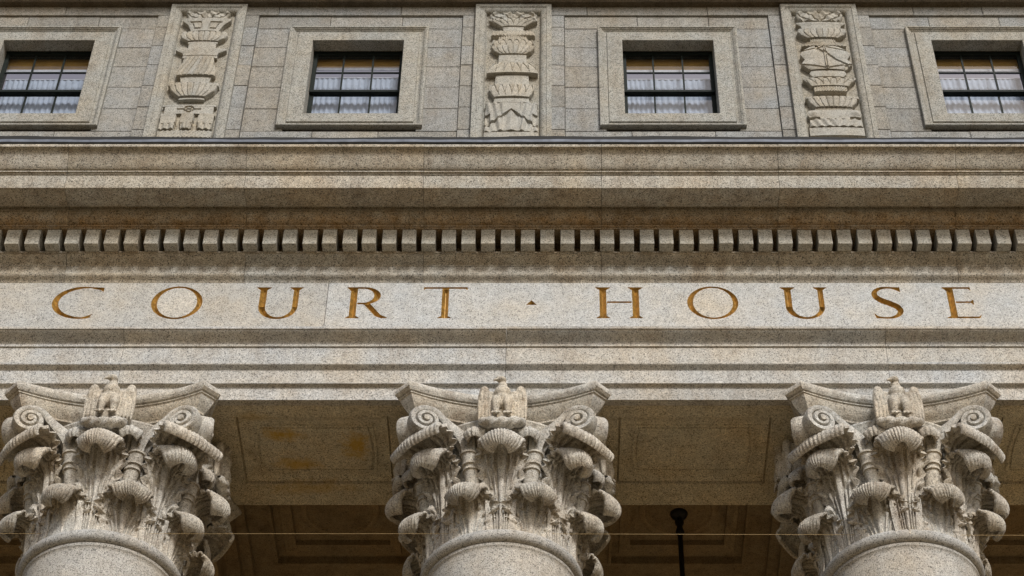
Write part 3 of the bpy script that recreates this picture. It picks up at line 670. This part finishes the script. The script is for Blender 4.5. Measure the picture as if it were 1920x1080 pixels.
E8 = [k*PI/4 for k in range(8)]; H8 = [k*PI/4 + PI/8 for k in range(8)]; Q4 = [k*PI/2 for k in range(4)]; D4 = [k*PI/2 + PI/4 for k in range(4)]
around(UPP, 'acanthus_leaf', E8); around(LOW, 'acanthus_leaf', H8); around(COR, 'corner_leaf', D4)
sm = MB()
pth = [(-.27, -.74, CB+.55), (-.295, -.765, CB+.75), (-.315, -.79, CB+.92), (-.33, -.81, CB+1.02)]
for sx in (-1, 1):
    st = MB(); st.tube([(-sx*p[0], p[1], p[2]) for p in pth], [.07, .075, .082, .088], 18)
    for zz, rr in ((.80, .088), (.86, .092), (.985, .098)):
        u = (zz-.55)/.47; st.tube([(sx*(.27+.06*u), -.74-.07*u, CB+zz-.012), (sx*(.27+.06*u), -.74-.07*u, CB+zz+.012)], rr, 18)
    around(st, 'stalk', Q4)
    v_ = volute((sx*.33, -.80, CB+1.0), (sx*.785, -.935, 0), CB+1.0, CB+1.305, .175, 2.3, .165, .074); around(v_, 'volute', Q4)
    v_ = volute((sx*.30, -.82, CB+1.0), (sx*.13, -.94, 0), CB+1.0, CB+1.29, .10, 1.5, .12, .045); around(v_, 'helix', Q4)
    il = MB(); ca, sa = math.cos(sx*.275), math.sin(sx*.275); il.v = [(p[0]*ca - p[1]*sa, p[0]*sa + p[1]*ca, p[2]) for p in INN.v]; il.f = INN.f
    around(il, 'small_leaf', Q4)
around(pm, 'perch', Q4)
around(None, 'carved_eagle', Q4, EAG)
for ch in cap.children:
    if ch.name.startswith('carved_eagle'): ch.location = (0, 0, CB+1.235)
labs = {-4: 'eagle capital column left of the other two, below the C and O of COURT', 0: 'middle eagle capital column, below the gap between the two carved words', 4: 'eagle capital column right of the other two, below the U and S of HOUSE'}
c2 = copy_tree(col); c3 = copy_tree(col)
for o in (c2, c3):
    for ch in o.children_recursive:
        if 'leaf' in ch.name or 'eagle' in ch.name:
            q = random.uniform(.975, 1.025); ch.scale = (q, q, 1); ch.rotation_euler.z += random.uniform(-.03, .03); ch.location.z += random.uniform(-.012, .012)
for o, x in ((c2, -4), (col, 0), (c3, 4)): o.location = (x, 0, 0); o['label'] = labs[x]

# ------------------------------------------------------------------ lamp stem and wire
lp = tag(empty('pendant_lamp', (2.0, 2.33, CZ+.1)), 'black pendant lamp rod hanging from the coffer between middle and right columns', 'lamp')
s = MB(); s.lathe([(.02, .02), (.10, .015), (.105, -.02), (.09, -.05), (.05, -.075), (.03, -.09)], 28); s.build('canopy', M['iron'], lp, smooth=True, angle=50)
s = MB(); s.lathe([(.02, -.08), (.052, -.12), (.055, -.15), (.03, -.20), (.045, -.25), (.052, -.29), (.03, -.34)], 20); s.build('collar', M['iron'], lp, smooth=True)
s = MB(); s.lathe([(.03, -.33), (.03, -3.2)], 16); s.build('rod', M['iron'], lp, smooth=True, angle=50)
s = MB(); s.tube([(-XL, -.60, 14.225), (-4, -.60, 14.215), (0, -.60, 14.215), (4, -.60, 14.20), (XL, -.60, 14.18)], .0018, 6)
tag(s.build('wire', M['wire']), 'thin pale brass wire stretched level behind the column capitals', 'wire')

# ------------------------------------------------------------------ light, sky, camera
EL, AZ = math.radians(36), math.radians(20)                       # sun in front of the building, a little to the right
sun = bpy.data.lights.new('sun', 'SUN'); sun.energy = 1.5; sun.angle = math.radians(12); sun.color = (1, .975, .94)
so_ = bpy.data.objects.new('sun', sun); COL.objects.link(so_)
dirv = Vector((math.sin(AZ)*math.cos(EL), -math.cos(AZ)*math.cos(EL), math.sin(EL)))
so_.rotation_euler = dirv.to_track_quat('Z', 'Y').to_euler()
W = bpy.data.worlds.new('World'); S.world = W; W.use_nodes = True; nt = W.node_tree; bg = nt.nodes['Background']
sk = nt.nodes.new('ShaderNodeTexSky'); sk.sky_type = 'NISHITA'; sk.sun_disc = False; sk.sun_elevation = EL; sk.sun_rotation = PI - AZ; sk.dust_density = 3; sk.air_density = 1.0; sk.ozone_density = 1
nt.links.new(sk.outputs[0], bg.inputs[0]); bg.inputs[1].default_value = .06
cam = bpy.data.cameras.new('camera'); co = bpy.data.objects.new('camera', cam); COL.objects.link(co)
cam.sensor_width = 36; cam.lens = 3790/1920*36; cam.shift_x = -75/1920; cam.clip_end = 2000
co.location = (.504, -16.14, 1.6); co.rotation_euler = (math.radians(90+46), 0, 0); S.camera = co
S.view_settings.view_transform = 'Standard'; S.view_settings.look = 'None'; S.view_settings.exposure = .85; S.view_settings.gamma = 1
S.render.engine = 'CYCLES'; S.cycles.max_bounces = 8; S.cycles.use_denoising = True
